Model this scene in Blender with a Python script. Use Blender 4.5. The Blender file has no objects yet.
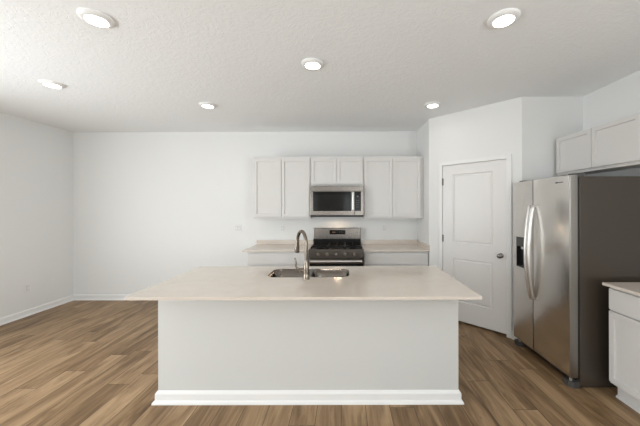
import bpy, bmesh, math, random
from mathutils import Vector, Matrix

random.seed(4)
PI = math.pi
SC = bpy.context.scene
COL = SC.collection

# ------------------------------------------------------------------ camera
cam_d = bpy.data.cameras.new('camera')
cam = bpy.data.objects.new('camera', cam_d)
COL.objects.link(cam)
cam_d.sensor_width = 36.0
cam_d.lens = 285.0 / 640.0 * 36.0
cam_d.shift_x = -25.0 / 640.0
cam_d.shift_y = -6.0 / 640.0
cam_d.clip_start = 0.05
EYE = 1.51
cam.matrix_world = (Matrix.Translation((0, 0, EYE)) @ Matrix.Rotation(PI / 2, 4, 'X')
                    @ Matrix.Rotation(-0.0022, 4, 'Z'))
SC.camera = cam

# ------------------------------------------------------------------ world, daylight, exposure
w = bpy.data.worlds.new('world')
SC.world = w
w.use_nodes = True
bg = w.node_tree.nodes['Background']
bg.inputs['Color'].default_value = (0.91, 0.96, 1.0, 1)
bg.inputs['Strength'].default_value = 3.2

def area(name, loc, rot, sx, sy, power, color=(1, 1, 1)):
    d = bpy.data.lights.new(name, 'AREA')
    d.shape = 'RECTANGLE'
    d.size, d.size_y = sx, sy
    d.energy = power
    d.color = color
    o = bpy.data.objects.new(name, d)
    COL.objects.link(o)
    o.location = loc
    o.rotation_euler = rot
    return o

# daylight entering through the patio door (left wall) and the two rear windows
DAY = (0.925, 0.968, 1.0)
P_PATIO, P_REAR_L, P_REAR_R, P_CAN, P_SIDE = 92.0, 18.0, 26.0, 0.9, 130.0
TILT_P, TILT_R, TILT_S = 0.12, 0.70, 0.80
PY = 1.12
area('daylight_patio_door', (-4.34, PY, 1.05), (0, -PI / 2 - TILT_P, 0), 1.75, 1.9, P_PATIO, DAY)
area('daylight_rear_window', (-2.3, -4.62, 1.45), (PI / 2 + TILT_R, 0, 0), 1.9, 1.5, P_REAR_L, DAY)
area('daylight_rear_window', (0.9, -4.62, 1.45), (PI / 2 + TILT_R, 0, 0), 1.9, 1.5, P_REAR_R, DAY)

area('added_side_window_light', (2.56, -1.9, 1.45), (0, PI / 2 + TILT_S, 0), 1.5, 1.9, P_SIDE, DAY)  # added lamp at an unseen side window, lifts the left wall and ceiling

# sampling portals in the four openings (they add no light of their own)
for nm, loc, rot, sx, sy in (('portal_patio_door', (-4.43, PY, 1.03), (0, -PI / 2, 0), 2.06, 2.0),
                             ('portal_added_side_window', (2.66, -1.9, 1.45), (0, PI / 2, 0), 1.8, 2.0),
                             ('portal_rear_window', (-2.3, -4.99, 1.45), (PI / 2, 0, 0), 2.0, 1.8),
                             ('portal_rear_window', (0.9, -4.99, 1.45), (PI / 2, 0, 0), 2.0, 1.8)):
    p_ = area(nm, loc, rot, sx, sy, 1.0)
    p_.data.cycles.is_portal = True

SC.view_settings.view_transform = 'Standard'
SC.view_settings.look = 'None'
SC.view_settings.gamma = 1.0
SC.view_settings.exposure = -0.05
SC.view_settings.use_curve_mapping = False

# ------------------------------------------------------------------ materials
def new_mat(name):
    m = bpy.data.materials.new(name)
    m.use_nodes = True
    nt = m.node_tree
    return m, nt, nt.nodes['Principled BSDF']

def N(nt, kind, **kw):
    n = nt.nodes.new(kind)
    for k, v in kw.items():
        setattr(n, k, v)
    return n

def simple(name, col, rough=0.5, metal=0.0, spec=0.5, bump=None, vary=0.0, coat=0.0):
    m, nt, b = new_mat(name)
    b.inputs['Base Color'].default_value = (*col, 1)
    b.inputs['Roughness'].default_value = rough
    b.inputs['Metallic'].default_value = metal
    b.inputs['Specular IOR Level'].default_value = spec
    b.inputs['Coat Weight'].default_value = coat
    tc = N(nt, 'ShaderNodeTexCoord')
    if vary:
        no = N(nt, 'ShaderNodeTexNoise')
        no.inputs['Scale'].default_value = 3.0
        nt.links.new(tc.outputs['Object'], no.inputs['Vector'])
        mx = N(nt, 'ShaderNodeMix', data_type='RGBA')
        mx.inputs['A'].default_value = (*[c * (1 - vary) for c in col], 1)
        mx.inputs['B'].default_value = (*[min(1, c * (1 + vary)) for c in col], 1)
        nt.links.new(no.outputs['Fac'], mx.inputs['Factor'])
        nt.links.new(mx.outputs['Result'], b.inputs['Base Color'])
    if bump:
        sc, st, dist = bump
        no = N(nt, 'ShaderNodeTexNoise')
        no.inputs['Scale'].default_value = sc
        no.inputs['Detail'].default_value = 3
        nt.links.new(tc.outputs['Object'], no.inputs['Vector'])
        bp = N(nt, 'ShaderNodeBump')
        bp.inputs['Strength'].default_value = st
        bp.inputs['Distance'].default_value = dist
        nt.links.new(no.outputs['Fac'], bp.inputs['Height'])
        nt.links.new(bp.outputs['Normal'], b.inputs['Normal'])
    return m

def steel(name, col, rough, stretch, st=0.06, metal=1.0, rv=0.10, wavy=None):
    """brushed metal; stretch scales the noise per axis (small = along the brushing)"""
    m, nt, b = new_mat(name)
    b.inputs['Base Color'].default_value = (*col, 1)
    b.inputs['Metallic'].default_value = metal
    tc = N(nt, 'ShaderNodeTexCoord')
    mp = N(nt, 'ShaderNodeMapping')
    mp.inputs['Scale'].default_value = stretch
    nt.links.new(tc.outputs['Object'], mp.inputs['Vector'])
    no = N(nt, 'ShaderNodeTexNoise')
    no.inputs['Scale'].default_value = 1.0
    no.inputs['Detail'].default_value = 4
    nt.links.new(mp.outputs['Vector'], no.inputs['Vector'])
    mr = N(nt, 'ShaderNodeMapRange')
    mr.inputs['To Min'].default_value = rough - rv / 2
    mr.inputs['To Max'].default_value = rough + rv / 2
    nt.links.new(no.outputs['Fac'], mr.inputs['Value'])
    nt.links.new(mr.outputs['Result'], b.inputs['Roughness'])
    bp = N(nt, 'ShaderNodeBump')
    bp.inputs['Strength'].default_value = st
    bp.inputs['Distance'].default_value = 0.002
    nt.links.new(no.outputs['Fac'], bp.inputs['Height'])
    nt.links.new(bp.outputs['Normal'], b.inputs['Normal'])
    if wavy:
        mp2 = N(nt, 'ShaderNodeMapping')
        mp2.inputs['Scale'].default_value = wavy
        nt.links.new(tc.outputs['Object'], mp2.inputs['Vector'])
        n2 = N(nt, 'ShaderNodeTexNoise')
        n2.inputs['Scale'].default_value = 1.0
        n2.inputs['Detail'].default_value = 2
        nt.links.new(mp2.outputs['Vector'], n2.inputs['Vector'])
        b2 = N(nt, 'ShaderNodeBump')
        b2.inputs['Strength'].default_value = 0.3
        b2.inputs['Distance'].default_value = 0.010
        nt.links.new(n2.outputs['Fac'], b2.inputs['Height'])
        nt.links.new(b2.outputs['Normal'], bp.inputs['Normal'])
    return m

def emit(name, col, strength):
    m, nt, b = new_mat(name)
    b.inputs['Base Color'].default_value = (*col, 1)
    b.inputs['Emission Color'].default_value = (*col, 1)
    b.inputs['Emission Strength'].default_value = strength
    return m

def floor_material():
    m, nt, b = new_mat('oak_plank_floor')
    L = nt.links.new
    tc = N(nt, 'ShaderNodeTexCoord')
    sp = N(nt, 'ShaderNodeSeparateXYZ')
    L(tc.outputs['Object'], sp.inputs[0])
    def M(op, a, bb=None):
        n = N(nt, 'ShaderNodeMath', operation=op)
        for i, v in enumerate((a, bb)):
            if v is None: continue
            if isinstance(v, (int, float)): n.inputs[i].default_value = v
            else: L(v, n.inputs[i])
        return n.outputs[0]
    PW, PL = 0.182, 1.22
    u = M('DIVIDE', M('ADD', sp.outputs['X'], 20.05), PW)
    row = M('FLOOR', u)
    fu = M('FRACT', u)
    wn = N(nt, 'ShaderNodeTexWhiteNoise', noise_dimensions='1D')
    L(row, wn.inputs['W'])
    v = M('ADD', M('DIVIDE', M('ADD', sp.outputs['Y'], 20), PL), M('MULTIPLY', wn.outputs['Value'], 7.3))
    colr = M('FLOOR', v)
    fv = M('FRACT', v)
    cb = N(nt, 'ShaderNodeCombineXYZ')
    L(row, cb.inputs[0]); L(colr, cb.inputs[1])
    wn2 = N(nt, 'ShaderNodeTexWhiteNoise', noise_dimensions='2D')
    L(cb.outputs[0], wn2.inputs['Vector'])
    rnd = wn2.outputs['Value']
    # grain: two noises stretched along the plank, shifted per plank
    def grain(sx, sy, det, dist):
        c = N(nt, 'ShaderNodeCombineXYZ')
        L(M('MULTIPLY', sp.outputs['X'], sx), c.inputs[0])
        L(M('MULTIPLY', sp.outputs['Y'], sy), c.inputs[1])
        L(M('MULTIPLY', rnd, 37.0), c.inputs[2])
        n = N(nt, 'ShaderNodeTexNoise')
        n.inputs['Scale'].default_value = 1.0
        n.inputs['Detail'].default_value = det
        n.inputs['Roughness'].default_value = 0.6
        n.inputs['Distortion'].default_value = dist
        L(c.outputs[0], n.inputs['Vector'])
        return n.outputs['Fac']
    g1 = grain(11.0, 1.5, 4, 0.9)
    g2 = grain(42.0, 2.4, 3, 0.3)
    g3 = grain(20.0, 5.0, 2, 1.5)
    val = M('ADD', M('ADD', M('MULTIPLY', g1, 1.05), M('MULTIPLY', g2, 0.30)), M('MULTIPLY', rnd, 0.20))
    val = M('SUBTRACT', val, 0.30)
    cr = N(nt, 'ShaderNodeValToRGB')
    e = cr.color_ramp.elements
    e[0].position, e[0].color = 0.12, (0.088, 0.048, 0.022, 1)
    e[1].position, e[1].color = 0.85, (0.510, 0.355, 0.208, 1)
    x = e.new(0.36); x.color = (0.205, 0.126, 0.064, 1)
    x = e.new(0.60); x.color = (0.355, 0.234, 0.130, 1)
    L(val, cr.inputs[0])
    # knots
    kn = N(nt, 'ShaderNodeMapRange')
    kn.inputs['From Min'].default_value = 0.70
    kn.inputs['From Max'].default_value = 0.80
    L(g3, kn.inputs['Value'])
    mk = N(nt, 'ShaderNodeMix', data_type='RGBA')
    L(M('MULTIPLY', kn.outputs[0], 0.55), mk.inputs['Factor'])
    L(cr.outputs[0], mk.inputs['A'])
    mk.inputs['B'].default_value = (0.07, 0.045, 0.028, 1)
    # seams
    du = M('MULTIPLY', M('MINIMUM', fu, M('SUBTRACT', 1.0, fu)), PW)
    dv = M('MULTIPLY', M('MINIMUM', fv, M('SUBTRACT', 1.0, fv)), PL)
    dmin = M('MINIMUM', du, dv)
    sm = N(nt, 'ShaderNodeMapRange')
    sm.inputs['From Min'].default_value = 0.0008
    sm.inputs['From Max'].default_value = 0.0028
    L(dmin, sm.inputs['Value'])
    ms = N(nt, 'ShaderNodeMix', data_type='RGBA')
    L(M('SUBTRACT', 1.0, sm.outputs[0]), ms.inputs['Factor'])
    L(mk.outputs['Result'], ms.inputs['A'])
    ms.inputs['B'].default_value = (0.06, 0.04, 0.026, 1)
    L(ms.outputs['Result'], b.inputs['Base Color'])
    b.inputs['Roughness'].default_value = 0.42
    b.inputs['Specular IOR Level'].default_value = 0.22
    bp = N(nt, 'ShaderNodeBump')
    bp.inputs['Strength'].default_value = 0.25
    bp.inputs['Distance'].default_value = 0.002
    L(M('ADD', sm.outputs[0], M('MULTIPLY', g2, 0.25)), bp.inputs['Height'])
    L(bp.outputs['Normal'], b.inputs['Normal'])
    return m

def ceiling_material():
    m, nt, b = new_mat('knockdown_ceiling')
    L = nt.links.new
    b.inputs['Base Color'].default_value = (0.905, 0.912, 0.912, 1)
    b.inputs['Roughness'].default_value = 0.9
    b.inputs['Specular IOR Level'].default_value = 0.15
    tc = N(nt, 'ShaderNodeTexCoord')
    no = N(nt, 'ShaderNodeTexNoise')
    no.inputs['Scale'].default_value = 17
    no.inputs['Detail'].default_value = 4
    no.inputs['Roughness'].default_value = 0.55
    no.inputs['Distortion'].default_value = 1.6
    L(tc.outputs['Object'], no.inputs['Vector'])
    cr = N(nt, 'ShaderNodeValToRGB')
    cr.color_ramp.elements[0].position = 0.47
    cr.color_ramp.elements[1].position = 0.56
    L(no.outputs['Fac'], cr.inputs[0])
    bp = N(nt, 'ShaderNodeBump')
    bp.inputs['Strength'].default_value = 0.32
    bp.inputs['Distance'].default_value = 0.004
    L(cr.outputs[0], bp.inputs['Height'])
    L(bp.outputs['Normal'], b.inputs['Normal'])
    return m

def quartz_material():
    m, nt, b = new_mat('pale_quartz')
    L = nt.links.new
    tc = N(nt, 'ShaderNodeTexCoord')
    n1 = N(nt, 'ShaderNodeTexNoise')
    n1.inputs['Scale'].default_value = 5
    n1.inputs['Detail'].default_value = 5
    n1.inputs['Distortion'].default_value = 1.2
    n2 = N(nt, 'ShaderNodeTexNoise')
    n2.inputs['Scale'].default_value = 160
    L(tc.outputs['Object'], n1.inputs['Vector'])
    L(tc.outputs['Object'], n2.inputs['Vector'])
    ad = N(nt, 'ShaderNodeMath', operation='ADD')
    L(n1.outputs['Fac'], ad.inputs[0]); L(n2.outputs['Fac'], ad.inputs[1])
    cr = N(nt, 'ShaderNodeValToRGB')
    e = cr.color_ramp.elements
    e[0].position, e[0].color = 0.35, (0.665, 0.590, 0.515, 1)
    e[1].position, e[1].color = 0.65, (0.725, 0.650, 0.575, 1)
    hf = N(nt, 'ShaderNodeMath', operation='MULTIPLY')
    hf.inputs[1].default_value = 0.5
    L(ad.outputs[0], hf.inputs[0]); L(hf.outputs[0], cr.inputs[0])
    L(cr.outputs[0], b.inputs['Base Color'])
    b.inputs['Roughness'].default_value = 0.10
    b.inputs['Specular IOR Level'].default_value = 0.55
    return m

def pane_material():
    m = bpy.data.materials.new('window_glass')
    m.use_nodes = True
    nt = m.node_tree
    nt.nodes.remove(nt.nodes['Principled BSDF'])
    tr = N(nt, 'ShaderNodeBsdfTransparent')
    tr.inputs['Color'].default_value = (0.97, 0.98, 0.975, 1)
    gl = N(nt, 'ShaderNodeBsdfGlossy')
    gl.inputs['Roughness'].default_value = 0.0
    mx = N(nt, 'ShaderNodeMixShader')
    mx.inputs[0].default_value = 0.05
    nt.links.new(tr.outputs[0], mx.inputs[1]); nt.links.new(gl.outputs[0], mx.inputs[2])
    nt.links.new(mx.outputs[0], nt.nodes['Material Output'].inputs['Surface'])
    return m

WALL = simple('painted_wall', (0.815, 0.815, 0.800), 0.75, spec=0.25, bump=(140, 0.06, 0.002))
CEIL = ceiling_material()
FLOOR = floor_material()
TRIM = simple('white_trim_paint', (0.85, 0.845, 0.83), 0.4, spec=0.4)
DOORP = simple('white_door_paint', (0.80, 0.783, 0.765), 0.38, spec=0.45)
CAB = simple('white_cabinet_paint', (0.700, 0.682, 0.660), 0.38, spec=0.45)
CABIN = simple('cabinet_underside', (0.62, 0.57, 0.50), 0.6)
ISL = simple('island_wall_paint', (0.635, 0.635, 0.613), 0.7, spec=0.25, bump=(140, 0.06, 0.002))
QUARTZ = quartz_material()
STEEL_Y = steel('stainless_brushed_lengthwise', (0.75, 0.73, 0.70), 0.22, (30, 240, 1.2), st=0.16, rv=0.08, wavy=(1, 0.4, 5))
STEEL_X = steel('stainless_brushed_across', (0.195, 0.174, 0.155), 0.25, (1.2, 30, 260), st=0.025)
KNOBS = steel('range_knob_metal', (0.34, 0.31, 0.28), 0.28, (60, 60, 4), st=0.01)
DOOREDGE = steel('fridge_door_edge', (0.30, 0.285, 0.265), 0.30, (60, 60, 4), st=0.02)
HANDLE = steel('satin_handle_metal', (0.76, 0.745, 0.72), 0.33, (60, 60, 3), st=0.02)
SINKM = steel('sink_steel', (0.20, 0.18, 0.16), 0.18, (90, 90, 2), st=0.08)
NICKEL = steel('brushed_nickel', (0.215, 0.182, 0.150), 0.26, (40, 40, 40), st=0.01)
KNOBM = steel('dark_nickel', (0.22, 0.20, 0.185), 0.28, (40, 40, 40), st=0.01)
FSIDE = simple('fridge_side_paint', (0.060, 0.047, 0.036), 0.26, spec=0.5, bump=(420, 0.05, 0.001))
GASKET = simple('black_gasket', (0.012, 0.012, 0.012), 0.6)
BLACKP = simple('black_plastic', (0.016, 0.016, 0.017), 0.35)
GREYP = simple('dark_grey_plastic', (0.07, 0.068, 0.066), 0.4)
BLACKG = simple('black_glass', (0.008, 0.008, 0.008), 0.06, spec=0.12)
SMOKEG = simple('smoked_glass', (0.016, 0.015, 0.014), 0.08, spec=0.13)
ENAMEL = simple('black_enamel', (0.008, 0.008, 0.008), 0.3, spec=0.2)
IRON = simple('cast_iron', (0.012, 0.012, 0.012), 0.6, spec=0.2, bump=(200, 0.1, 0.001))
PLATE = simple('white_switch_plastic', (0.82, 0.815, 0.80), 0.4)
SLOT = simple('slot_shade_and_button_grey', (0.16, 0.155, 0.15), 0.6)  # shade of slots and gaps put into the colour; plain grey on buttons
LENS = emit('ceiling_light_lens', (1.0, 0.97, 0.92), 9.0)
COOKLENS = emit('cooktop_lamp_lens', (1.0, 0.80, 0.55), 2.5)
LCD = emit('range_clock_glow', (0.10, 0.045, 0.02), 0.3)
PANE = pane_material()
INKM = simple('badge_metal', (0.16, 0.15, 0.14), 0.35, metal=0.8)
LAWN = simple('outdoor_ground', (0.35, 0.36, 0.30), 0.9, vary=0.2)

# ------------------------------------------------------------------ mesh helpers
def BM():
    return bmesh.new()

def box(bm, x0, x1, y0, y1, z0, z1, bev=0.0, segs=2):
    t = bmesh.new()
    bmesh.ops.create_cube(t, size=1.0)
    for v in t.verts:
        v.co = Vector((x0 + (v.co.x + .5) * (x1 - x0), y0 + (v.co.y + .5) * (y1 - y0), z0 + (v.co.z + .5) * (z1 - z0)))
    if bev:
        bmesh.ops.bevel(t, geom=list(t.edges), offset=bev, segments=segs, profile=0.5, affect='EDGES')
    merge(bm, t)
    return bm

def merge(bm, t, mat=None):
    me = bpy.data.meshes.new('tmp')
    if mat is not None:
        bmesh.ops.transform(t, matrix=mat, verts=t.verts)
    t.to_mesh(me)
    t.free()
    bm.from_mesh(me)
    bpy.data.meshes.remove(me)

def prism(bm, pts, z0, z1):
    """vertical prism over a plan polygon"""
    lo = [bm.verts.new((x, y, z0)) for x, y in pts]
    hi = [bm.verts.new((x, y, z1)) for x, y in pts]
    n = len(pts)
    bm.faces.new(lo[::-1]); bm.faces.new(hi)
    for i in range(n):
        bm.faces.new((lo[i], lo[(i + 1) % n], hi[(i + 1) % n], hi[i]))
    bmesh.ops.recalc_face_normals(bm, faces=bm.faces)
    return bm

def extrude_profile(bm, prof, p0, p1, out):
    """profile (offset along 'out', height z) swept from p0 to p1 in plan, mitre-free"""
    p0, p1, out = Vector((*p0, 0)), Vector((*p1, 0)), Vector((*out, 0)).normalized()
    a = [bm.verts.new(p0 + out * o + Vector((0, 0, z))) for o, z in prof]
    b = [bm.verts.new(p1 + out * o + Vector((0, 0, z))) for o, z in prof]
    n = len(prof)
    fs = [bm.faces.new(a), bm.faces.new(b[::-1])]
    for i in range(n):
        fs.append(bm.faces.new((a[i], b[i], b[(i + 1) % n], a[(i + 1) % n])))
    bmesh.ops.recalc_face_normals(bm, faces=bm.faces)
    return bm

def sweep(bm, pts, radii, segs=14, flat=1.0, up=Vector((0, 0, 1))):
    """tube along points with a radius per point"""
    pts = [Vector(p) for p in pts]
    rings = []
    n = len(pts)
    side = None
    for i, p in enumerate(pts):
        t = (pts[min(i + 1, n - 1)] - pts[max(i - 1, 0)]).normalized()
        if side is None:
            r = up if abs(t.dot(up)) < 0.95 else Vector((0, 1, 0))
            side = t.cross(r).normalized()
        else:
            side = (side - t * side.dot(t)).normalized()
        oth = t.cross(side).normalized()
        R = radii[i] if isinstance(radii, (list, tuple)) else radii
        rings.append([bm.verts.new(p + (side * math.cos(2 * PI * k / segs) + oth * flat * math.sin(2 * PI * k / segs)) * R) for k in range(segs)])
    for a, b in zip(rings, rings[1:]):
        for k in range(segs):
            bm.faces.new((a[k], a[(k + 1) % segs], b[(k + 1) % segs], b[k]))
    bm.faces.new(rings[0][::-1]); bm.faces.new(rings[-1])
    bmesh.ops.recalc_face_normals(bm, faces=bm.faces)
    return bm

def lathe(bm, prof, centre=(0, 0, 0), axis='Z', segs=32):
    """closed solid of revolution; prof is a list of (radius, height) and starts and ends on the axis"""
    c = Vector(centre)
    def pos(r, h, a):
        x, y = r * math.cos(a), r * math.sin(a)
        if axis == 'Z': return c + Vector((x, y, h))
        if axis == 'Y': return c + Vector((x, h, y))
        return c + Vector((h, x, y))
    rows = []
    for r, h in prof:
        if r < 1e-6: rows.append([bm.verts.new(pos(0, h, 0))])
        else: rows.append([bm.verts.new(pos(r, h, 2 * PI * k / segs)) for k in range(segs)])
    for a, b in zip(rows, rows[1:]):
        for k in range(segs):
            q = [a[k % len(a)], a[(k + 1) % segs % len(a)], b[(k + 1) % segs % len(b)], b[k % len(b)]]
            u = []
            for v in q:
                if v not in u: u.append(v)
            if len(u) > 2: bm.faces.new(u)
    bmesh.ops.recalc_face_normals(bm, faces=bm.faces)
    return bm

def shaker(bm, x0, x1, z0, z1, y, th=0.020, st=0.055, rec=0.012):
    """shaker front facing -Y whose face lies at y"""
    t = bmesh.new()
    box(t, x0, x1, y, y + th, z0, z1)
    bmesh.ops.recalc_face_normals(t, faces=t.faces)
    bmesh.ops.bevel(t, geom=list(t.edges), offset=0.0015, segments=1, affect='EDGES')
    f = max((f for f in t.faces if f.normal.y < -0.9), key=lambda f: f.calc_area())
    bmesh.ops.inset_region(t, faces=[f], thickness=st)
    r = bmesh.ops.inset_region(t, faces=[f], thickness=0.003)
    for v in f.verts: v.co.y += rec
    merge(bm, t)
    return bm

def slabfront(bm, x0, x1, z0, z1, y, th=0.020):
    return box(bm, x0, x1, y, y + th, z0, z1, 0.0025)

def face_left(bm):
    """turn a front built facing -Y (x = along, y = depth) to face -X: (x,y) -> (y, -x)"""
    for v in bm.verts:
        v.co = Vector((v.co.y, -v.co.x, v.co.z))
    bmesh.ops.recalc_face_normals(bm, faces=bm.faces)
    return bm

def rrect(x0, x1, y0, y1, r, n=8):
    out = []
    for cx, cy, a0 in ((x1 - r, y1 - r, 0), (x0 + r, y1 - r, PI / 2), (x0 + r, y0 + r, PI), (x1 - r, y0 + r, 1.5 * PI)):
        for k in range(n + 1):
            a = a0 + PI / 2 * k / n
            out.append((cx + r * math.cos(a), cy + r * math.sin(a)))
    return out

def loop(bm, pts, z):
    vs = [bm.verts.new((x, y, z)) for x, y in pts]
    return vs, [bm.edges.new((vs[i], vs[(i + 1) % len(vs)])) for i in range(len(vs))]

# ------------------------------------------------------------------ object helpers
def obj(name, bm, mat, parent=None, smooth=None):
    """link a bmesh built in world coordinates as ONE object, parented with its origin at the parent's"""
    me = bpy.data.meshes.new(name)
    if parent is not None:
        off = parent.matrix_world.inverted() if 'world_built' not in parent else Matrix.Translation(-Vector(parent['world_built']))
        bmesh.ops.transform(bm, matrix=off, verts=bm.verts)
    bmesh.ops.recalc_face_normals(bm, faces=bm.faces)
    bm.to_mesh(me)
    bm.free()
    o = bpy.data.objects.new(name, me)
    COL.objects.link(o)
    o.data.materials.append(mat)
    if smooth:
        for p in me.polygons: p.use_smooth = True
        try:
            me.set_sharp_from_angle(angle=math.radians(smooth))
        except Exception:
            pass
    if parent is not None:
        o.parent = parent
    return o

ROOTS = {}
def thing(name, label, cat, loc, group=None):
    o = bpy.data.objects.new(name, None)
    COL.objects.link(o)
    o.empty_display_size = 0.05
    o.location = loc
    o['label'] = label
    o['category'] = cat
    if group: o['group'] = group
    o.matrix_world = Matrix.Translation(loc)
    return o

def part(name, bm, mat, root, smooth=None, label=None):
    """child of an unrotated root (or of a part, whose origin coincides with the root's)"""
    top = root
    while top.parent: top = top.parent
    bmesh.ops.transform(bm, matrix=Matrix.Translation(-Vector(top.location)), verts=bm.verts)
    o = obj(name, bm, mat, None, smooth)
    o.parent = root
    if label: o['label'] = label
    return o

def struct(name, bm, mat, label=None, cat=None, smooth=None):
    o = obj(name, bm, mat, None, smooth)
    o['kind'] = 'structure'
    if label: o['label'] = label
    if cat: o['category'] = cat
    return o

def copy_thing(root, loc, label):
    def rec(o, parent):
        c = o.copy()
        COL.objects.link(c)
        if parent is not None: c.parent = parent
        for ch in [k for k in o.children]:
            rec(ch, c)
        return c
    r = rec(root, None)
    r.location = loc
    r['label'] = label
    return r

# ------------------------------------------------------------------ room
XL, XR, YB, YR, H = -4.44, 2.67, 4.66, -5.0, 2.743
T = 0.12
XRET = 1.18
A = Vector((XRET, 4.0)); B = Vector((1.985, 3.195))      # the angled pantry wall runs from A to B
DV = (B - A).normalized()
NV = Vector((-DV.y, DV.x))                                # into the pantry
if NV.y < 0: NV = -NV

bm = BM(); box(bm, XL - T, XR + T, YR - T, YB + T, -0.10, 0.0)
struct('floor', bm, FLOOR, 'brown oak plank floor running away from the camera', 'floor')
bm = BM(); box(bm, XL - T, XR + T, YR - T, YB + T, H, H + 0.10)
struct('ceiling', bm, CEIL, 'white knockdown textured ceiling', 'ceiling')
bm = BM(); box(bm, XL - T, XR + T, YB, YB + T, 0, H)
struct('wall_back', bm, WALL, 'pale grey back wall behind the range', 'wall')
# left wall with the patio door opening
PD0, PD1, PDH = PY - 1.0, PY + 1.0, 2.06
bm = BM()
box(bm, XL - T, XL, YR, PD0, 0, H)
box(bm, XL - T, XL, PD1, YB, 0, H)
box(bm, XL - T, XL, PD0, PD1, PDH, H)
struct('wall_left', bm, WALL, 'pale grey side wall on the left', 'wall')
SW0, SW1 = -2.9, -0.9
bm = BM()
box(bm, XR, XR + T, YR, SW0, 0, H)
box(bm, XR, XR + T, SW1, YB, 0, H)
box(bm, XR, XR + T, SW0, SW1, 0, 0.55)
box(bm, XR, XR + T, SW0, SW1, 2.35, H)
struct('wall_right', bm, WALL, 'white wall on the right behind the refrigerator', 'wall')
# rear wall, two windows
bm = BM()
WIN = ((-3.3, -1.3), (-0.1, 1.9))
WZ0, WZ1 = 0.55, 2.35
xs = [XL, WIN[0][0], WIN[0][1], WIN[1][0], WIN[1][1], XR]
for a, b_ in ((xs[0], xs[1]), (xs[2], xs[3]), (xs[4], xs[5])):
    box(bm, a, b_, YR - T, YR, 0, H)
for a, b_ in WIN:
    box(bm, a, b_, YR - T, YR, 0, WZ0)
    box(bm, a, b_, YR - T, YR, WZ1, H)
struct('wall_rear', bm, WALL, 'wall with two windows behind the camera', 'wall')
# pantry walls
bm = BM(); box(bm, XRET, XRET + 0.11, A.y + 0.06, YB, 0, H)
struct('wall_pantry_side', bm, WALL, 'short return wall beside the right counter', 'wall')
bm = BM(); box(bm, B.x + 0.06, XR, B.y, B.y + 0.11, 0, H)
struct('wall_fridge', bm, WALL, 'short wall beyond the refrigerator', 'wall')

def on_diag(t, n=0.0):
    p = A + DV * t + NV * n
    return (p.x, p.y)
LEN = (B - A).length
D0, D1, DZ0, DZ1 = 0.201, 0.979, 0.028, 2.061
bm = BM()
def diag_prism(bm, t0, t1, n0, n1, z0, z1):
    q = bmesh.new()
    prism(q, [on_diag(t0, n0), on_diag(t1, n0), on_diag(t1, n1), on_diag(t0, n1)], z0, z1)
    merge(bm, q)
J = 0.012
diag_prism(bm, 0, D0 - J, 0, 0.11, 0, H)
diag_prism(bm, D1 + J, LEN, 0, 0.11, 0, H)
diag_prism(bm, D0 - J, D1 + J, 0, 0.11, DZ1 + J, H)
q = bmesh.new(); prism(q, [(A.x, A.y), on_diag(0, 0.11), (XRET + 0.11, A.y + 0.06), (XRET, A.y + 0.06)], 0, H); merge(bm, q)
q = bmesh.new(); prism(q, [(B.x, B.y), (B.x + 0.06, B.y), (B.x + 0.06, B.y + 0.11), on_diag(LEN, 0.11)], 0, H); merge(bm, q)
struct('wall_pantry_diagonal', bm, WALL, 'angled pantry wall holding the white door', 'wall')

# baseboards
BASE = [(0, 0), (0.026, 0), (0.026, 0.008), (0.022, 0.016), (0.013, 0.020), (0.013, 0.072), (0.009, 0.084), (0.004, 0.090), (0, 0.090)]
bm = BM(); extrude_profile(bm, BASE, (XL, YB), (XL, PD1 + 0.07), (1, 0))
struct('baseboard_left', bm, TRIM, 'white baseboard along the left wall', 'baseboard')
bm = BM(); extrude_profile(bm, BASE, (XL + 0.0, YB), (-1.40, YB), (0, -1))
struct('baseboard_back', bm, TRIM, 'white baseboard along the back wall left of the cabinets', 'baseboard')
bm = BM()
q = bmesh.new(); extrude_profile(q, BASE, on_diag(0), on_diag(D0 - 0.052), tuple(-NV)); merge(bm, q)
q = bmesh.new(); extrude_profile(q, BASE, on_diag(D1 + 0.060), on_diag(LEN + 0.02), tuple(-NV)); merge(bm, q)
struct('baseboard_pantry', bm, TRIM, 'short white baseboards either side of the pantry door', 'baseboard')
bm = BM(); extrude_profile(bm, BASE, (XL, PD0 - 0.07), (XL, YR), (1, 0))
struct('baseboard_left_rear', bm, TRIM, 'white baseboard behind the camera on the left', 'baseboard')

# ------------------------------------------------------------------ pantry door (two panels) in its casing
def panel_door(x0, x1, z0, z1, y, th):
    """slab facing -Y with two moulded panels"""
    t = bmesh.new()
    X = [x0, x0 + 0.1365, x1 - 0.149, x1]
    Z = [z0, 0.275, 0.835, 1.040, 1.937, z1]
    g = [[t.verts.new((x, y, z)) for x in X] for z in Z]
    pans = []
    for j in range(5):
        for i in range(3):
            f = t.faces.new((g[j][i], g[j][i + 1], g[j + 1][i + 1], g[j + 1][i]))
            if i == 1 and j in (1, 3): pans.append(f)
    edge = [e for e in t.edges if len(e.link_faces) == 1]
    r = bmesh.ops.extrude_edge_only(t, edges=edge)
    nv = [v for v in r['geom'] if isinstance(v, bmesh.types.BMVert)]
    for v in nv: v.co.y += th
    bk = [e for e in r['geom'] if isinstance(e, bmesh.types.BMEdge) and len(e.link_faces) == 1]
    bmesh.ops.holes_fill(t, edges=bk)
    bmesh.ops.recalc_face_normals(t, faces=t.faces)
    for f in pans:
        for thick, dep in ((0.012, 0.013), (0.010, 0.0), (0.022, -0.009)):
            bmesh.ops.inset_region(t, faces=[f], thickness=thick)
            for v in f.verts: v.co.y += dep
    return t

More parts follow.
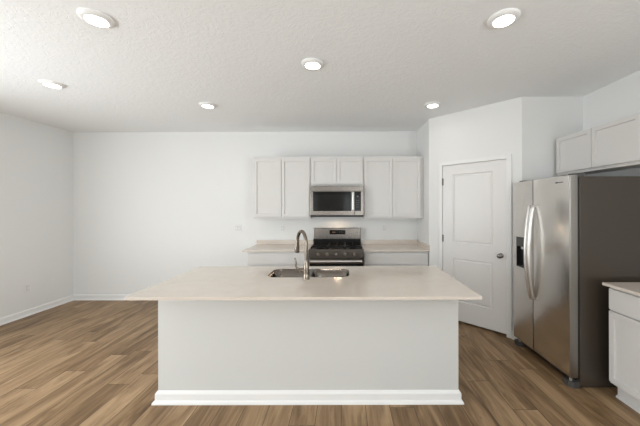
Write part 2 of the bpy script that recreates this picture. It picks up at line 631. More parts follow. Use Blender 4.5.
# local frame: x along DV from A, y along NV into the pantry
DM = Matrix(((DV.x, NV.x, 0, A.x), (DV.y, NV.y, 0, A.y), (0, 0, 1, 0), (0, 0, 0, 1)))
def dobj(name, bm, mat, parent=None, smooth=None):
    bmesh.ops.transform(bm, matrix=DM, verts=bm.verts)
    o = obj(name, bm, mat, None, smooth)
    if parent: o.parent = parent
    return o
bm = panel_door(D0, D1, DZ0, DZ1, 0.004, 0.035)
door = dobj('door_1', bm, DOORP)
door['kind'] = 'structure'; door['label'] = 'white two panel pantry door with dark knob in the angled wall'; door['category'] = 'door'
bm = BM()
CW = 0.050
CP = 0.016
box(bm, D0 - 0.003 - CW, D0 - 0.003, -CP, 0, 0, DZ1 + 0.003 + CW, 0.004)
box(bm, D1 + 0.003, D1 + 0.003 + CW + 0.006, -CP, 0, 0, DZ1 + 0.003 + CW, 0.004)
box(bm, D0 - 0.003, D1 + 0.003, -CP, 0, DZ1 + 0.003, DZ1 + 0.003 + CW, 0.004)
dobj('door_casing', bm, TRIM, door)
bm = BM()
box(bm, D0 - J, D0 - 0.003, -0.001, 0.11, 0, DZ1 + 0.003)
box(bm, D1 + 0.003, D1 + J, -0.001, 0.11, 0, DZ1 + 0.003)
box(bm, D0 - J, D1 + J, -0.001, 0.11, DZ1 + 0.003, DZ1 + J)
box(bm, D0 - 0.003, D0 + 0.012, 0.043, 0.075, 0, DZ1)
box(bm, D1 - 0.012, D1 + 0.003, 0.043, 0.075, 0, DZ1)
box(bm, D0, D1, 0.043, 0.075, DZ1 - 0.012, DZ1 + 0.003)
dobj('door_jamb', bm, TRIM, door)
bm = BM()
lathe(bm, [(0, 0.004), (0.030, 0.004), (0.030, -0.002), (0.026, -0.006), (0.012, -0.008), (0.0105, -0.028), (0.020, -0.034), (0.027, -0.046),
           (0.028, -0.054), (0.024, -0.064), (0.012, -0.069), (0, -0.070)], (0.919, 0, 0.934), 'Y', 28)
dobj('door_knob', bm, KNOBM, door, 40)
bm = BM(); box(bm, D1 - 0.001, D1 + 0.004, -0.003, 0.012, 0.900, 0.968, 0.001)
dobj('strike_plate', bm, KNOBM, door)
for z in (1.845, 1.085, 0.30):
    bm = BM()
    lathe(bm, [(0, -0.045), (0.006, -0.045), (0.006, 0.045), (0.007, 0.046), (0.007, 0.049), (0, 0.050)], (D0 - 0.001, -0.006, z), 'Z', 12)
    box(bm, D0 - 0.003, D0 + 0.012, 0.001, 0.005, z - 0.045, z + 0.045)
    dobj('door_hinge', bm, KNOBM, door)

# ------------------------------------------------------------------ patio door and rear windows (behind / beside the camera)
def glazed(name, x0, x1, z0, z1, label, cat, mull, to_world):
    bm = BM(); f = 0.06
    box(bm, x0, x1, 0.02, 0.10, z0, z0 + f); box(bm, x0, x1, 0.02, 0.10, z1 - f, z1)
    for x in [x0, x1 - f] + [x0 + (x1 - x0) * (k + 1) / (mull + 1) - f / 2 for k in range(mull)]:
        box(bm, x, x + f, 0.02, 0.10, z0 + f, z1 - f)
    bmesh.ops.transform(bm, matrix=to_world, verts=bm.verts)
    o = struct(name, bm, TRIM, label, cat)
    g = BM(); box(g, x0 + f, x1 - f, 0.055, 0.061, z0 + f, z1 - f)
    bmesh.ops.transform(g, matrix=to_world, verts=g.verts)
    p = obj('window_pane', g, PANE); p.parent = o
    c = BM(); k = 0.07
    box(c, x0 - k, x0, -0.016, 0, z0 - (0 if z0 < .1 else k), z1 + k); box(c, x1, x1 + k, -0.016, 0, z0 - (0 if z0 < .1 else k), z1 + k)
    box(c, x0, x1, -0.016, 0, z1, z1 + k)
    if z0 > .1: box(c, x0, x1, -0.03, 0, z0 - k, z0)
    bmesh.ops.transform(c, matrix=to_world, verts=c.verts)
    p = obj('window_casing', c, TRIM); p.parent = o
    return o
# local (x, y out of the room, z)
MP = Matrix(((0, -1, 0, XL), (1, 0, 0, 0), (0, 0, 1, 0), (0, 0, 0, 1)))
glazed('door_2', PD0, PD1, 0.0, PDH, 'glazed patio door in the left wall beside the camera', 'door', 1, MP)
MS = Matrix(((0, 1, 0, XR), (1, 0, 0, 0), (0, 0, 1, 0), (0, 0, 0, 1)))
glazed('window_3', SW0, SW1, WZ0, WZ1, 'added unseen window in the right wall behind the camera', 'window', 1, MS)  # window added out of view to bring light from the right
MW = Matrix(((1, 0, 0, 0), (0, -1, 0, YR), (0, 0, 1, 0), (0, 0, 0, 1)))
for k, (a, b_) in enumerate(WIN):
    glazed('window_%d' % (k + 1), a, b_, WZ0, WZ1, 'wide window in the rear wall, %s of the two' % ('left' if k == 0 else 'right'), 'window', 1, MW)

# ------------------------------------------------------------------ refrigerator
FX, FY0, FY1 = 1.862, 2.362, 3.148
fr = thing('refrigerator', 'tall stainless side-by-side refrigerator with water dispenser and dark sides', 'refrigerator', (2.25, 2.75, 0))
bm = BM(); box(bm, 1.945, 2.66, FY0, FY1, 0.012, 1.760, 0.004)
part('body', bm, FSIDE, fr, label='dark grey refrigerator cabinet side')
SEAM = 2.826
def fdoor(y0, y1):
    b = BM()
    t = bmesh.new(); box(t, FX, 1.928, y0, y1, 0.088, 1.772)
    es = [e for e in t.edges if abs(e.verts[0].co.x - FX) < 1e-5 and abs(e.verts[1].co.x - FX) < 1e-5]
    bmesh.ops.bevel(t, geom=es, offset=0.007, segments=3, profile=0.5, affect='EDGES')
    merge(b, t)
    return b
fd = part('refrigerator_door', fdoor(FY0, SEAM - 0.003), STEEL_Y, fr, 30)
def edge_slot(o):
    o.data.materials.append(DOOREDGE)
    for p in o.data.polygons:
        if abs(p.normal.y) > 0.6: p.material_index = 1
edge_slot(fd)
# freezer door with the dispenser recess cut in: frame of boxes around the opening
DY0, DY1, DZa, DZb = 2.962, 3.098, 0.868, 1.187
b = BM()
y0, y1 = SEAM + 0.003, FY1
t = bmesh.new()
Ys = [y0, DY0, DY1, y1]; Zs = [0.088, DZa, DZb, 1.772]
g = [[t.verts.new((FX, y, z)) for y in Ys] for z in Zs]
hole = None
for j in range(3):
    for i in range(3):
        f = t.faces.new((g[j][i], g[j][i + 1], g[j + 1][i + 1], g[j + 1][i]))
        if i == 1 and j == 1: hole = f
edge = [e for e in t.edges if len(e.link_faces) == 1]
r = bmesh.ops.extrude_edge_only(t, edges=edge)
for v in [v for v in r['geom'] if isinstance(v, bmesh.types.BMVert)]: v.co.x = 1.928
bmesh.ops.holes_fill(t, edges=[e for e in r['geom'] if isinstance(e, bmesh.types.BMEdge) and len(e.link_faces) == 1])
r = bmesh.ops.extrude_discrete_faces(t, faces=[hole])
for v in r['faces'][0].verts: v.co.x = 1.910
bmesh.ops.recalc_face_normals(t, faces=t.faces)
merge(b, t)
fz = part('freezer_door', b, STEEL_Y, fr)
edge_slot(fz)
bm = BM()
box(bm, 1.898, 1.9095, DY0 + .001, DY1 - .001, DZa + .001, DZb - .10)
box(bm, 1.866, 1.9095, DY0 + .001, DY0 + .006, DZa + .001, DZb - .10)
box(bm, 1.866, 1.9095, DY1 - .006, DY1 - .001, DZa + .001, DZb - .10)
box(bm, 1.866, 1.9095, DY0 + .006, DY1 - .006, DZa + .001, DZa + .012)
dp = part('water_dispenser', bm, BLACKP, fr)
bm = BM(); box(bm, 1.860, 1.9095, DY0 + .001, DY1 - .001, DZb - 0.10, DZb - 0.001, 0.002)
part('dispenser_panel', bm, GREYP, dp)
bm = BM(); box(bm, 1.872, 1.885, DY0 + .020, DY0 + .075, DZb - 0.128, DZb - 0.102, 0.003)
part('dispenser_paddle', bm, HANDLE, dp)
for nm, yc, dr in (('door_handle', SEAM - 0.026, fd), ('door_handle', SEAM + 0.026, fz)):
    b = BM(); pts = []; zt, zb = 1.515, 0.600
    n = 26
    for k in range(n + 1):
        u = k / n
        z = zt + (zb - zt) * u
        bow = math.sin(PI * u)
        sgn = 1 if yc > SEAM else -1
        pts.append((FX - 0.014 - 0.046 * bow ** 0.8, yc, z))
    pts = [(FX + 0.002, pts[0][1], zt - 0.006)] + pts + [(FX + 0.002, pts[-1][1], zb + 0.006)]
    sweep(b, pts, [0.012] + [0.0145] * (n + 1) + [0.012], 12)
    part(nm, b, HANDLE, dr, 50)
bm = BM()
box(bm, 1.9285, 1.9445, FY0 + 0.006, FY1 - 0.006, 0.10, 1.75)
part('door_gasket', bm, GASKET, fr)
bm = BM()
box(bm, 1.925, 1.944, FY0 + 0.03, FY1 - 0.03, 0.022, 0.080, 0.003)
part('base_grille', bm, BLACKP, fr)
for y in (FY0 + 0.001, FY1 - 0.088):
    b = BM(); prism(b, [(1.868, y + 0.030), (1.895, y), (1.9445, y), (1.9445, y + 0.086), (1.868, y + 0.086)], 0.0, 0.052)
    part('foot_bracket', b, GREYP, fr)
    b = BM(); lathe(b, [(0, 0.050), (0.011, 0.050), (0.011, 0.088), (0, 0.088)], (1.892, y + 0.030, 0), 'Z', 14)
    part('hinge_pin', b, HANDLE, fr, 40)
for y in (FY0 + 0.01, FY1 - 0.10):
    b = BM(); box(b, 1.915, 2.00, y, y + 0.085, 1.750, 1.790, 0.006)
    part('top_hinge_cover', b, GREYP, fr)
b = BM(); t = bmesh.new()
lathe(t, [(0.0, -0.0015), (0.011, -0.0015), (0.011, 0.0005), (0.0, 0.0005)], (0, 0, 0), 'X', 20)
for v in t.verts: v.co = Vector((FX + v.co.x, 2.505 + v.co.y * 1.5, 1.719 + v.co.z * 0.6))
merge(b, t)
for k, wd in enumerate((.008, .006, .006, .007, .006)):
    box(b, FX - 0.0012, FX + 0.001, 2.484 - 0.0105 * k - wd, 2.484 - 0.0105 * k, 1.714, 1.723)
part('maker_badge', b, INKM, fr)

# ------------------------------------------------------------------ cabinets
def upper(name, label, x0, x1, z0, z1, yf, ndoor, group=None, left=False, ywall=None, mid=None, filler=0.0, top=0.036):
    """wall cabinet facing -Y; when left it is turned to face -X (x0..x1 then run along -Y)"""
    if left: loc = (ywall - 0.15, -(x0 + x1) / 2, z0)
    else: loc = ((x0 + x1) / 2, ywall - 0.15, z0)
    root = thing(name, label, 'cabinet', loc, group)
    b = BM()
    fy = yf + 0.020
    box(b, x0, x1, fy, ywall - 0.001, z0 + 0.012, z1, 0.001)                 # carcass
    box(b, x0, x0 + 0.02, fy, ywall, z0, z0 + 0.014); box(b, x1 - 0.02, x1, fy, ywall, z0, z0 + 0.014)
    box(b, x0 + 0.02, x1 - 0.02, fy, fy + 0.02, z0, z0 + 0.014)
    if filler: box(b, x1, x1 + filler, fy + 0.012, fy + 0.03, z0, z1)
    if left: face_left(b)
    part('cabinet_body', b, CAB, root)
    xm = mid if mid is not None else (x0 + x1) / 2
    e = 0.012
    cuts = [(x0 + e, xm - 0.0025), (xm + 0.003, x1 - e)]
    for a, c in cuts[:ndoor]:
        b = BM(); shaker(b, a, c, z0 + 0.028, z1 - top, yf)
        if left: face_left(b)
        part('cabinet_door', b, CAB, root)
    return root

UY = 4.235
ZU0, ZU1 = 1.341, 2.262
G = 'wall cabinets over the range wall'
upper('upper_cabinet', 'white two door wall cabinet left of the microwave', -1.364, -0.514, ZU0, ZU1, UY, 2, G, ywall=YB - 0.002, mid=(281.4 - 345) / 67.3)
upper('upper_cabinet', 'short white two door wall cabinet directly above the microwave', -0.512, 0.275, 1.824, ZU1, UY, 2, G, ywall=YB - 0.002, mid=(336.6 - 345) / 67.3)
upper('upper_cabinet', 'white two door wall cabinet right of the microwave', 0.277, 1.134, ZU0, ZU1, UY, 2, G, ywall=YB - 0.002, mid=(392.7 - 345) / 67.3, filler=XRET - 0.002 - 1.134)
upper('upper_cabinet', 'low white two door wall cabinet above the refrigerator', -3.160, -2.243, 1.849, ZU1, 2.335, 2, left=True, ywall=XR - 0.002, mid=-2.703, top=0.008)

def base_cab(label, x0, x1, yf, ywall, doors, left=False, zt=0.882):
    if left: loc = (ywall - 0.3, -(x0 + x1) / 2, 0)
    else: loc = ((x0 + x1) / 2, ywall - 0.3, 0)
    root = thing('base_cabinet', label, 'cabinet', loc)
    fy = yf + 0.020
    b = BM(); box(b, x0, x1, fy, ywall, 0.115, zt, 0.001)
    if left: face_left(b)
    part('cabinet_body', b, CAB, root)
    b = BM(); box(b, x0 + 0.004, x1, fy + 0.055, ywall, 0.0, 0.116)
    extrude_profile(b, [(0, 0), (0.016, 0), (0.014, 0.010), (0.008, 0.017), (0, 0.019)], (x0 + 0.004, fy + 0.055), (x1, fy + 0.055), (0, -1))
    if left: face_left(b)
    part('toe_kick', b, CAB, root)
    e = 0.010
    b = BM(); slabfront(b, x0 + e, x1 - e, 0.702, zt - 0.018, yf)
    if left: face_left(b)
    part('drawer', b, CAB, root)
    n = doors
    for k in range(n):
        a = x0 + e + (x1 - x0 - 2 * e) * k / n
        c = x0 + e + (x1 - x0 - 2 * e) * (k + 1) / n
        b = BM(); shaker(b, a + (0.0015 if k else 0), c - (0.0015 if k < n - 1 else 0), 0.135, 0.690, yf)
        if left: face_left(b)
        part('cabinet_door', b, CAB, root)
    return root

CY = 3.985                                    # front edge of the rear worktop
base_cab('white base cabinet left of the range below the quartz worktop', -1.385, -0.516, CY + 0.025, YB - 0.002, 2)
base_cab('white base cabinet between the range and the pantry corner', 0.268, 1.175, CY + 0.025, YB - 0.002, 2)
base_cab('white base cabinet in the right foreground beside the refrigerator', -2.262, -1.35, 2.082, XR - 0.002, 2, left=True)

# worktops
ZC = 0.905
def worktop(label, x0, x1, y0, y1, z0=0.883):
    root = thing('worktop', label, 'countertop', ((x0 + x1) / 2, (y0 + y1) / 2, z0))
    b = BM(); box(b, x0, x1, y0, y1, z0, ZC, 0.003)
    part('slab', b, QUARTZ, root)
    return root
wl = worktop('pale quartz worktop with upstand left of the range', -1.440, -0.514, CY, YB)
b = BM(); box(b, -1.440, -0.514, YB - 0.020, YB, ZC, 0.974, 0.002)
part('backsplash', b, QUARTZ, wl)
wr = worktop('pale quartz worktop with upstand right of the range', 0.260, XRET, CY, YB)
b = BM(); box(b, 0.260, XRET, YB - 0.020, YB, ZC, 0.974, 0.002)
part('backsplash', b, QUARTZ, wr)
b = BM(); box(b, XRET - 0.020, XRET, CY + 0.002, YB - 0.020, ZC, 0.974, 0.002)
part('side_splash', b, QUARTZ, wr)
worktop('pale quartz worktop at the right edge over the foreground cabinet', 2.050, XR, 1.33, 2.275)

# ------------------------------------------------------------------ range
rg = thing('range', 'stainless gas range with black cooktop below the microwave', 'stove', (-0.122, 4.3, 0))
RX0, RX1 = -0.498, 0.253
RC = (RX0 + RX1) / 2
b = BM(); box(b, RX0, RX1, 3.972, 4.64, 0.03, 0.895, 0.002)
part('body', b, GREYP, rg)
b = BM()
box(b, RX0, RX1, 3.960, 4.585, 0.895, 0.915, 0.004)
part('cooktop', b, ENAMEL, rg)
b = BM()
prof = [(3.972, 0.798), (3.938, 0.800), (3.938, 0.812), (3.938, 0.915), (3.948, 0.925), (3.974, 0.925), (3.974, 0.800)]
v0 = [b.verts.new((RX0 - 0.002, y, z)) for y, z in prof]; v1 = [b.verts.new((RX1 + 0.002, y, z)) for y, z in prof]
b.faces.new(v0); b.faces.new(v1[::-1])
for i in range(len(prof)):
    b.faces.new((v0[i], v0[(i + 1) % len(prof)], v1[(i + 1) % len(prof)], v1[i]))
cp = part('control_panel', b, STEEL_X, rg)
for k in range(5):
    b = BM()
    x = RC + (k - 2) * 0.124
    lathe(b, [(0, 0.008), (0.024, 0.008), (0.024, -0.004), (0.021, -0.008), (0.019, -0.028), (0.017, -0.031), (0, -0.031)], (x, 3.940, 0.858), 'Y', 24)
    box(b, x - 0.0055, x + 0.0055, 3.900, 3.915, 0.838, 0.878, 0.003)
    part('knob', b, KNOBS, cp, 35)
b = BM()
box(b, RX0 + 0.004, RX1 - 0.004, 3.940, 3.9715, 0.172, 0.790, 0.004)
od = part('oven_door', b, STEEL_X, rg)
b = BM(); box(b, RX0 + 0.006, RX1 - 0.006, 3.9365, 3.9405, 0.25, 0.722, 0.002)
part('oven_window', b, BLACKG, od)
b = BM()
sweep(b, [(RX0 + 0.022, 3.893, 0.765), (RX1 - 0.022, 3.893, 0.765)], 0.018, 16)
for x in (RX0 + 0.05, RX1 - 0.05):
    sweep(b, [(x, 3.942, 0.765), (x, 3.893, 0.765)], 0.010, 12)
part('oven_handle', b, HANDLE, od, 40)
b = BM(); box(b, RX0 + 0.004, RX1 - 0.004, 3.944, 3.9715, 0.035, 0.164, 0.004)
part('storage_drawer', b, STEEL_X, rg)
b = BM(); box(b, RX0 - 0.014, RX1 + 0.001, 4.588, 4.638, 0.895, 1.173, 0.006)
bgd = part('backguard', b, STEEL_X, rg)
b = BM(); box(b, RX0 - 0.012, RX1 - 0.001, 4.580, 4.589, 0.905, 1.000, 0.002)
part('backguard_lower_panel', b, ENAMEL, bgd)
b = BM(); box(b, RC - 0.128, RC + 0.128, 4.5845, 4.589, 1.070, 1.138, 0.003)
dsp = part('display', b, BLACKG, rg)
for k in range(3):
    b = BM(); box(b, RC + 0.03 + k * 0.026, RC + 0.040 + k * 0.026, 4.5835, 4.5850, 1.102, 1.108)
    part('display_button', b, SLOT, dsp)
b = BM(); box(b, RC - 0.085, RC - 0.035, 4.5835, 4.5850, 1.096, 1.114)
part('clock_window', b, LCD, dsp)
# burners and cast iron grates
for x, y, r in ((-0.235, 4.10, .045), (-0.235, 4.42, .038), (0, 4.26, .05), (0.235, 4.10, .05), (0.235, 4.42, .034)):
    b = BM(); lathe(b, [(0, 0.914), (r + .012, 0.914), (r + .012, 0.920), (r, 0.922), (r, 0.930), (r - .006, 0.933), (0, 0.933)], (RC + x, y, 0), 'Z', 24)
    part('burner', b, IRON, rg, 35)
for k in range(3):
    b = BM()
    x0 = RX0 + 0.018 + k * 0.2395; x1 = x0 + 0.235; y0, y1 = 3.995, 4.565; z0, z1 = 0.938, 0.953; w_ = 0.012
    box(b, x0, x1, y0, y0 + w_, z0, z1); box(b, x0, x1, y1 - w_, y1, z0, z1)
    box(b, x0, x0 + w_, y0, y1, z0, z1); box(b, x1 - w_, x1, y0, y1, z0, z1)
    for yy in (4.10, 4.27, 4.42): box(b, x0, x1, yy - w_ / 2, yy + w_ / 2, z0, z1)
    box(b, (x0 + x1) / 2 - w_ / 2, (x0 + x1) / 2 + w_ / 2, y0, y1, z0, z1)
    for xx in (x0, x1 - w_):
        for yy in (y0, y1 - w_, 4.264): box(b, xx, xx + w_, yy, yy + w_, 0.914, z0)
    part('grate', b, IRON, rg)

# ------------------------------------------------------------------ microwave
MX0, MX1, MY, MZ0, MZ1 = -0.505, 0.273, 4.160, 1.380, 1.822
mw = thing('microwave', 'stainless over-the-range microwave with black glass front', 'microwave', ((MX0 + MX1) / 2, 4.45, MZ0))
s_ = 285 / MY
def mx(px): return (px - 345) / s_
def mz(py): return EYE - (py - 207) / s_
b = BM(); box(b, MX0 + 0.004, MX1 - 0.004, MY + 0.040, YB - 0.002, MZ0 + 0.010, MZ1, 0.002)
part('body', b, GREYP, mw)
b = BM()
box(b, MX0, MX1, MY + 0.006, MY + 0.040, mz(191.0), MZ1, 0.003)
part('vent_strip', b, STEEL_X, mw)
for k in range(9):
    b = BM(); box(b, MX0 + 0.05 + k * 0.078, MX0 + 0.10 + k * 0.078, MY + 0.003, MY + 0.007, MZ1 - 0.018, MZ1 - 0.013)
    part('vent_slot', b, GREYP, mw)
b = BM()
dx1 = mx(354.6)
za, zb = mz(215.3), mz(191.2)
box(b, MX0, dx1, MY, MY + 0.039, za, zb, 0.004)
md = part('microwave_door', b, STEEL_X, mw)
b = BM(); box(b, mx(313.0), mx(351.2), MY - 0.003, MY + 0.003, mz(211.0), mz(191.7), 0.002)
dg = part('door_window', b, BLACKG, md)
b = BM(); box(b, mx(314.8), mx(349.6), MY - 0.0045, MY - 0.002, mz(209.8), mz(194.5), 0.001)
part('window_mesh', b, SMOKEG, md)
b = BM()
hx = mx(352.9)
sweep(b, [(hx, MY - 0.038, mz(192.3)), (hx, MY - 0.038, mz(209.6))], 0.0125, 14)
for z in (mz(193.6), mz(208.2)): sweep(b, [(hx, MY + 0.002, z), (hx, MY - 0.038, z)], 0.009, 10)
part('door_handle', b, HANDLE, md, 40)
b = BM(); box(b, dx1 + 0.002, MX1, MY, MY + 0.039, za, zb, 0.004)
kp = part('control_panel', b, STEEL_X, mw)
b = BM(); box(b, dx1 + 0.003, mx(361.0), MY - 0.003, MY + 0.003, mz(211.0), mz(191.7), 0.002)
kg = part('keypad', b, BLACKG, mw)
b = BM()
lathe(b, [(0, -0.0045), (0.013, -0.0045), (0.013, -0.002), (0, -0.002)], (mx(357.6), MY, mz(196.4)), 'Y', 18)
part('keypad_dial', b, SLOT, kg)
for i in range(3):
    for j in range(4):
        b = BM(); box(b, mx(356.1 + i * 1.2), mx(356.5 + i * 1.2), MY - 0.0040, MY - 0.0025, mz(200.6 + j * 2.2), mz(200.2 + j * 2.2))
        part('keypad_button', b, SLOT, kg)
b = BM(); box(b, MX0 + 0.004, MX1 - 0.004, MY + 0.004, YB - 0.004, mz(217.0), za - 0.001, 0.002)
ub = part('underside', b, BLACKP, mw)
zu = mz(217.0)
b = BM(); box(b, -0.18, -0.06, YB - 0.24, YB - 0.17, zu - 0.003, zu + 0.001)
part('cooktop_lamp_lens', b, COOKLENS, mw)
lo = area('cooktop_lamp', (-0.12, YB - 0.205, zu - 0.008), (math.radians(-14), 0, 0), 0.11, 0.06, 1.1, (1.0, 0.72, 0.45))

# ------------------------------------------------------------------ island
IX0, IX1, IY0, IY1 = -1.449, 0.875, 2.206, 2.885
isl = thing('kitchen_island', 'long white panelled kitchen island with baseboard in front', 'kitchen island', ((IX0 + IX1) / 2, (IY0 + IY1) / 2, 0))
b = BM(); wt = 0.09
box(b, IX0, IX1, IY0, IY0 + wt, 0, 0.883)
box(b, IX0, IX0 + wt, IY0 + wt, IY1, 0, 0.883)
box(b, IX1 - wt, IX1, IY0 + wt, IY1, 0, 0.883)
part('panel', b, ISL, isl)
b = BM()
box(b, IX0 + wt, IX1 - wt, IY1 - 0.04, IY1 - 0.02, 0.10, 0.883)
box(b, IX0 + wt, IX1 - wt, IY1 - 0.10, IY1 - 0.08, 0, 0.10)
box(b, IX0 + wt, IX1 - wt, IY0 + wt, IY1 - 0.04, 0.10, 0.118)
part('cabinet_body', b, CAB, isl)
n = 4
for k in range(n):
    ww = (IX1 - IX0 - 2 * wt) / n
    b = BM(); shaker(b, -(IX0 + wt + (k + 1) * ww - .004), -(IX0 + wt + k * ww + .004), 0.13, 0.86, -(IY1))
    for v in b.verts: v.co = Vector((-v.co.x, -v.co.y, v.co.z))
    part('cabinet_door', b, CAB, isl)
# baseboard ring on three sides, mitred, with shoe moulding
def ring(bm, prof, path, closed=False):
    """profile (out, z) along a plan path with mitred corners"""
    P = [Vector((*p, 0)) for p in path]
    rows = []
    for i, p in enumerate(P):
        ns = []
        for a, c in ((i - 1, i), (i, i + 1)):
            if 0 <= a and c < len(P):
                d = (P[c] - P[a]).normalized()
                ns.append(Vector((d.y, -d.x, 0)))
        if len(ns) == 2:
            m = (ns[0] + ns[1]).normalized(); m = m / m.dot(ns[0])
        else: m = ns[0]
        rows.append([bm.verts.new(p + m * o + Vector((0, 0, z))) for o, z in prof])
    n = len(prof)
    for a, c in zip(rows, rows[1:]):
        for i in range(n): bm.faces.new((a[i], c[i], c[(i + 1) % n], a[(i + 1) % n]))
    bm.faces.new(rows[0][::-1]); bm.faces.new(rows[-1])
    bmesh.ops.recalc_face_normals(bm, faces=bm.faces)
IBASE = [(0, 0), (0.032, 0), (0.031, 0.010), (0.026, 0.019), (0.018, 0.024), (0.016, 0.026), (0.016, 0.072), (0.012, 0.082), (0.006, 0.090), (0, 0.094)]
b = BM(); ring(b, IBASE, [(IX0, IY1), (IX0, IY0), (IX1, IY0), (IX1, IY1)])
part('baseboard', b, TRIM, isl)

# island worktop with the sink cut-out
TX0, TX1, TY0, TY1 = -1.484, 0.924, 1.918, 2.911
SX0, SX1, SY0, SY1 = -0.688, 0.038, 2.455, 2.800
itop = thing('island_worktop', 'large pale quartz island worktop overhanging toward the camera', 'countertop', (-0.28, 2.41, 0.885))
b = BM()
o_v, o_e = loop(b, rrect(TX0, TX1, TY0, TY1, 0.004, 2), ZC)
i_v, i_e = loop(b, rrect(SX0, SX1, SY0, SY1, 0.085, 8), ZC)
bmesh.ops.triangle_fill(b, use_beauty=True, use_dissolve=False, edges=o_e + i_e)
fs = list(b.faces)
r = bmesh.ops.extrude_face_region(b, geom=fs)
for v in [v for v in r['geom'] if isinstance(v, bmesh.types.BMVert)]: v.co.z -= 0.020
part('slab', b, QUARTZ, itop)

# sink
sk = thing('kitchen_sink', 'undermount double bowl stainless sink set in the island worktop', 'sink', ((SX0 + SX1) / 2, (SY0 + SY1) / 2, 0.66))
DVX = -0.318
bowls = [(SX0 + 0.005, DVX - 0.010), (DVX + 0.010, SX1 - 0.005)]
b = BM()
zt = ZC - 0.0012
oe = loop(b, rrect(SX0 + 0.0004, SX1 - 0.0004, SY0 + 0.0004, SY1 - 0.0004, 0.0846, 8), zt)[1]
for a, c in bowls: oe += loop(b, rrect(a, c, SY0 + 0.005, SY1 - 0.005, 0.080, 8), zt)[1]
bmesh.ops.triangle_fill(b, use_beauty=True, use_dissolve=False, edges=oe)
fs = list(b.faces)
r = bmesh.ops.extrude_face_region(b, geom=fs)
for v in [v for v in r['geom'] if isinstance(v, bmesh.types.BMVert)]: v.co.z -= 0.0015
part('rim', b, SINKM, sk)
for a, c in bowls:
    b = BM()
    rows = []
    spec = [(0, zt - 0.001, .080), (0.003, 0.80, .079), (0.008, 0.715, .078), (0.020, 0.697, .075), (0.045, 0.690, .06)]
    for ins, z, rad in spec:
        rows.append([b.verts.new((x, y, z)) for x, y in rrect(a + ins, c - ins, SY0 + 0.005 + ins, SY1 - 0.005 - ins, rad, 8)])
    for p_, q_ in zip(rows, rows[1:]):
        m_ = len(p_)
        for i in range(m_): b.faces.new((p_[i], p_[(i + 1) % m_], q_[(i + 1) % m_], q_[i]))
    b.faces.new(rows[-1])
    bw = part('bowl', b, SINKM, sk, 40)
    sd = bw.modifiers.new('thickness', 'SOLIDIFY'); sd.thickness = 0.0015; sd.offset = 0.0
    b = BM(); lathe(b, [(0, 0.6915), (0.040, 0.6915), (0.043, 0.6945), (0.036, 0.6955), (0.030, 0.6935), (0, 0.6930)], ((a + c) / 2, (SY0 + SY1) / 2, 0), 'Z', 24)
    part('drain', b, HANDLE, bw, 40)

# faucet
FCX, FCY = -0.326, 2.392
fc = thing('kitchen_faucet', 'tall brushed nickel gooseneck faucet beside the island sink', 'faucet', (FCX, FCY, ZC))
b = BM()
lathe(b, [(0, ZC), (0.029, ZC), (0.029, ZC + 0.006), (0.0255, ZC + 0.012), (0.0245, ZC + 0.055), (0.0245, ZC + 0.088), (0.020, ZC + 0.125), (0.0150, ZC + 0.150), (0.0130, ZC + 0.165), (0, ZC + 0.165)],
      (FCX, FCY, 0), 'Z', 28)
part('base', b, NICKEL, fc, 35)
dirx, diry = -0.52, 0.854
b = BM(); pts = []
for k in range(6): pts.append((FCX, FCY, ZC + 0.15 + k * 0.0285))
z_s = pts[-1][2]; Rr = 0.096
cxx = Rr
for k in range(1, 25):
    a = PI * k / 24 * 0.97
    d = Rr - Rr * math.cos(a); z = z_s + Rr * 1.06 * math.sin(a)
    pts.append((FCX + dirx * d, FCY + diry * d, z))
sweep(b, pts, 0.0142, 16, up=Vector((diry, -dirx, 0)))
part('spout', b, NICKEL, fc, 50)
end = Vector(pts[-1]); dn = (Vector(pts[-1]) - Vector(pts[-2])).normalized()
b = BM()
hp = [end - dn * 0.006 + dn * t for t in (0, 0.004, 0.03, 0.07, 0.102, 0.110)]
sweep(b, hp, [0.0158, 0.0165, 0.0168, 0.0200, 0.0228, 0.0208], 18, up=Vector((diry, -dirx, 0)))
sh = part('spray_head', b, NICKEL, fc, 50)
b = BM(); sweep(b, [hp[-1] - dn * 0.001, hp[-1] + dn * 0.003], [0.0165, 0.0165], 18)
part('spray_face', b, BLACKP, sh)
b = BM()
sweep(b, [(FCX - 0.018, FCY, ZC + 0.074), (FCX - 0.040, FCY, ZC + 0.074), (FCX - 0.062, FCY, ZC + 0.074), (FCX - 0.066, FCY, ZC + 0.074)], [0.0185, 0.0185, 0.0175, 0.013], 18)
hd = part('handle_hub', b, NICKEL, fc, 40)
b = BM()
sweep(b, [(FCX - 0.058, FCY, ZC + 0.080), (FCX - 0.074, FCY - 0.003, ZC + 0.086), (FCX - 0.084, FCY - 0.005, ZC + 0.104), (FCX - 0.084, FCY - 0.006, ZC + 0.135), (FCX - 0.088, FCY - 0.007, ZC + 0.160), (FCX - 0.096, FCY - 0.008, ZC + 0.180)],
      [0.010, 0.0095, 0.0085, 0.0075, 0.0065, 0.005], 12)
part('lever', b, NICKEL, hd, 60)

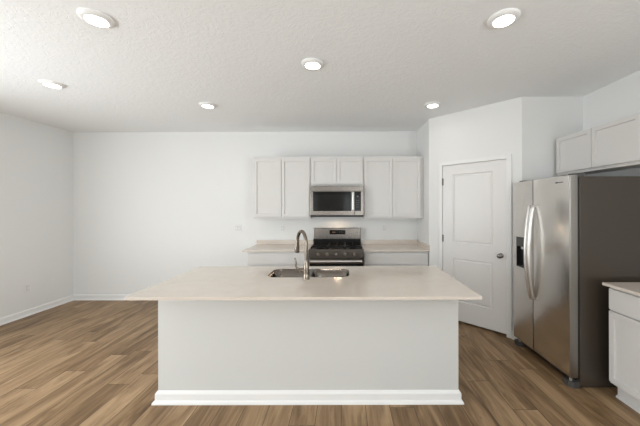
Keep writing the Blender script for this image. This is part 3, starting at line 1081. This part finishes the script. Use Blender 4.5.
# ------------------------------------------------------------------ ceiling lights
def make_light(loc, label):
    root = thing('ceiling_light', label, 'ceiling light', loc, 'round ceiling lights')
    x, y, z = loc
    b = BM()
    lathe(b, [(0, z), (0.097, z), (0.097, z - 0.006), (0.092, z - 0.014), (0.072, z - 0.022), (0.064, z - 0.022), (0.062, z - 0.017), (0, z - 0.017)], (x, y, 0), 'Z', 40)
    part('trim_ring', b, TRIM, root, 40)
    b = BM()
    lathe(b, [(0, z - 0.0165), (0.0618, z - 0.0165), (0.060, z - 0.0215), (0.03, z - 0.024), (0, z - 0.025)], (x, y, 0), 'Z', 32)
    part('lens', b, LENS, root, 40)
    d = bpy.data.lights.new('ceiling_lamp', 'AREA'); d.shape = 'DISK'; d.size = 0.115; d.energy = P_CAN; d.color = (1.0, 0.93, 0.84)
    lo = bpy.data.objects.new('ceiling_lamp', d); COL.objects.link(lo); lo.parent = root; lo.location = (0, 0, -0.030)
    return root
SPOTS = [(-1.613, 1.854, 'round white ceiling light nearest the camera on the left'),
         (-2.907, 2.833, 'round white ceiling light closest to the left wall'),
         (-1.648, 3.430, 'round white ceiling light between the left wall and the wall cabinets'),
         (-0.275, 2.449, 'round white ceiling light above the island sink'),
         (1.040, 1.864, 'round white ceiling light nearest the camera on the right'),
         (1.059, 3.430, 'round white ceiling light close to the pantry corner')]
first = make_light((SPOTS[0][0], SPOTS[0][1], H), SPOTS[0][2])
for x, y, lb in SPOTS[1:]:
    copy_thing(first, (x, y, H), lb)

# ------------------------------------------------------------------ switch plates and outlets
def outlet_back(x, z, label, kind='outlet', wd=0.072):
    y = YB
    root = thing('light_switch' if kind == 'switch' else 'wall_outlet', label, 'light switch' if kind == 'switch' else 'outlet', (x, y, z))
    b = BM(); box(b, x - wd / 2, x + wd / 2, y - 0.006, y, z - 0.059, z + 0.059, 0.002)
    pl = part('plate', b, PLATE, root)
    if kind == 'switch':
        for dx in (-0.023, 0.023):
            b = BM(); box(b, x + dx - 0.0165, x + dx + 0.0165, y - 0.0065, y - 0.0055, z - 0.034, z + 0.034)
            fr_ = part('rocker_gap_shade', b, SLOT, pl)  # dark plate whose colour stands for shade in the gap round the rocker
            b = BM(); box(b, x + dx - 0.0145, x + dx + 0.0145, y - 0.010, y - 0.006, z - 0.032, z + 0.032, 0.001)
            part('rocker', b, PLATE, pl)
    else:
        b = BM(); box(b, x - 0.0175, x + 0.0175, y - 0.0065, y - 0.0055, z - 0.035, z + 0.035)
        part('socket_gap', b, SLOT, pl)
        b = BM(); box(b, x - 0.0155, x + 0.0155, y - 0.009, y - 0.006, z - 0.033, z + 0.033, 0.001)
        ins = part('socket', b, PLATE, root)
        for dz in (-0.018, 0.018):
            for dx in (-0.006, 0.006):
                b = BM(); box(b, x + dx - 0.001, x + dx + 0.001, y - 0.0095, y - 0.0088, z + dz - 0.004, z + dz + 0.005)
                part('socket_slot', b, SLOT, ins)
    return root
outlet_back(-1.750, 1.167, 'wide white double light switch left of the wall cabinets', 'switch', 0.118)
outlet_back(-1.022, 1.165, 'white outlet above the worktop left of the range')
outlet_back(0.640, 1.165, 'white outlet above the worktop right of the range')
# the one on the left wall: built facing -Y at the origin's place, then turned
x, z = XL, 0.385
yy = 3.985
root = thing('wall_outlet', 'white outlet low on the left wall', 'outlet', (XL, yy, z))
b = BM(); box(b, XL, XL + 0.006, yy - 0.036, yy + 0.036, z - 0.059, z + 0.059, 0.002)
pl = part('plate', b, PLATE, root)
b = BM(); box(b, XL + 0.0055, XL + 0.0065, yy - 0.0175, yy + 0.0175, z - 0.035, z + 0.035); part('socket_gap', b, SLOT, pl)
b = BM(); box(b, XL + 0.006, XL + 0.009, yy - 0.0155, yy + 0.0155, z - 0.033, z + 0.033, 0.001); sk_ = part('socket', b, PLATE, root)
for dz in (-0.018, 0.018):
    for dy in (-0.006, 0.006):
        b = BM(); box(b, XL + 0.0088, XL + 0.0095, yy + dy - 0.001, yy + dy + 0.001, z + dz - 0.004, z + dz + 0.005)
        part('socket_slot', b, SLOT, sk_)
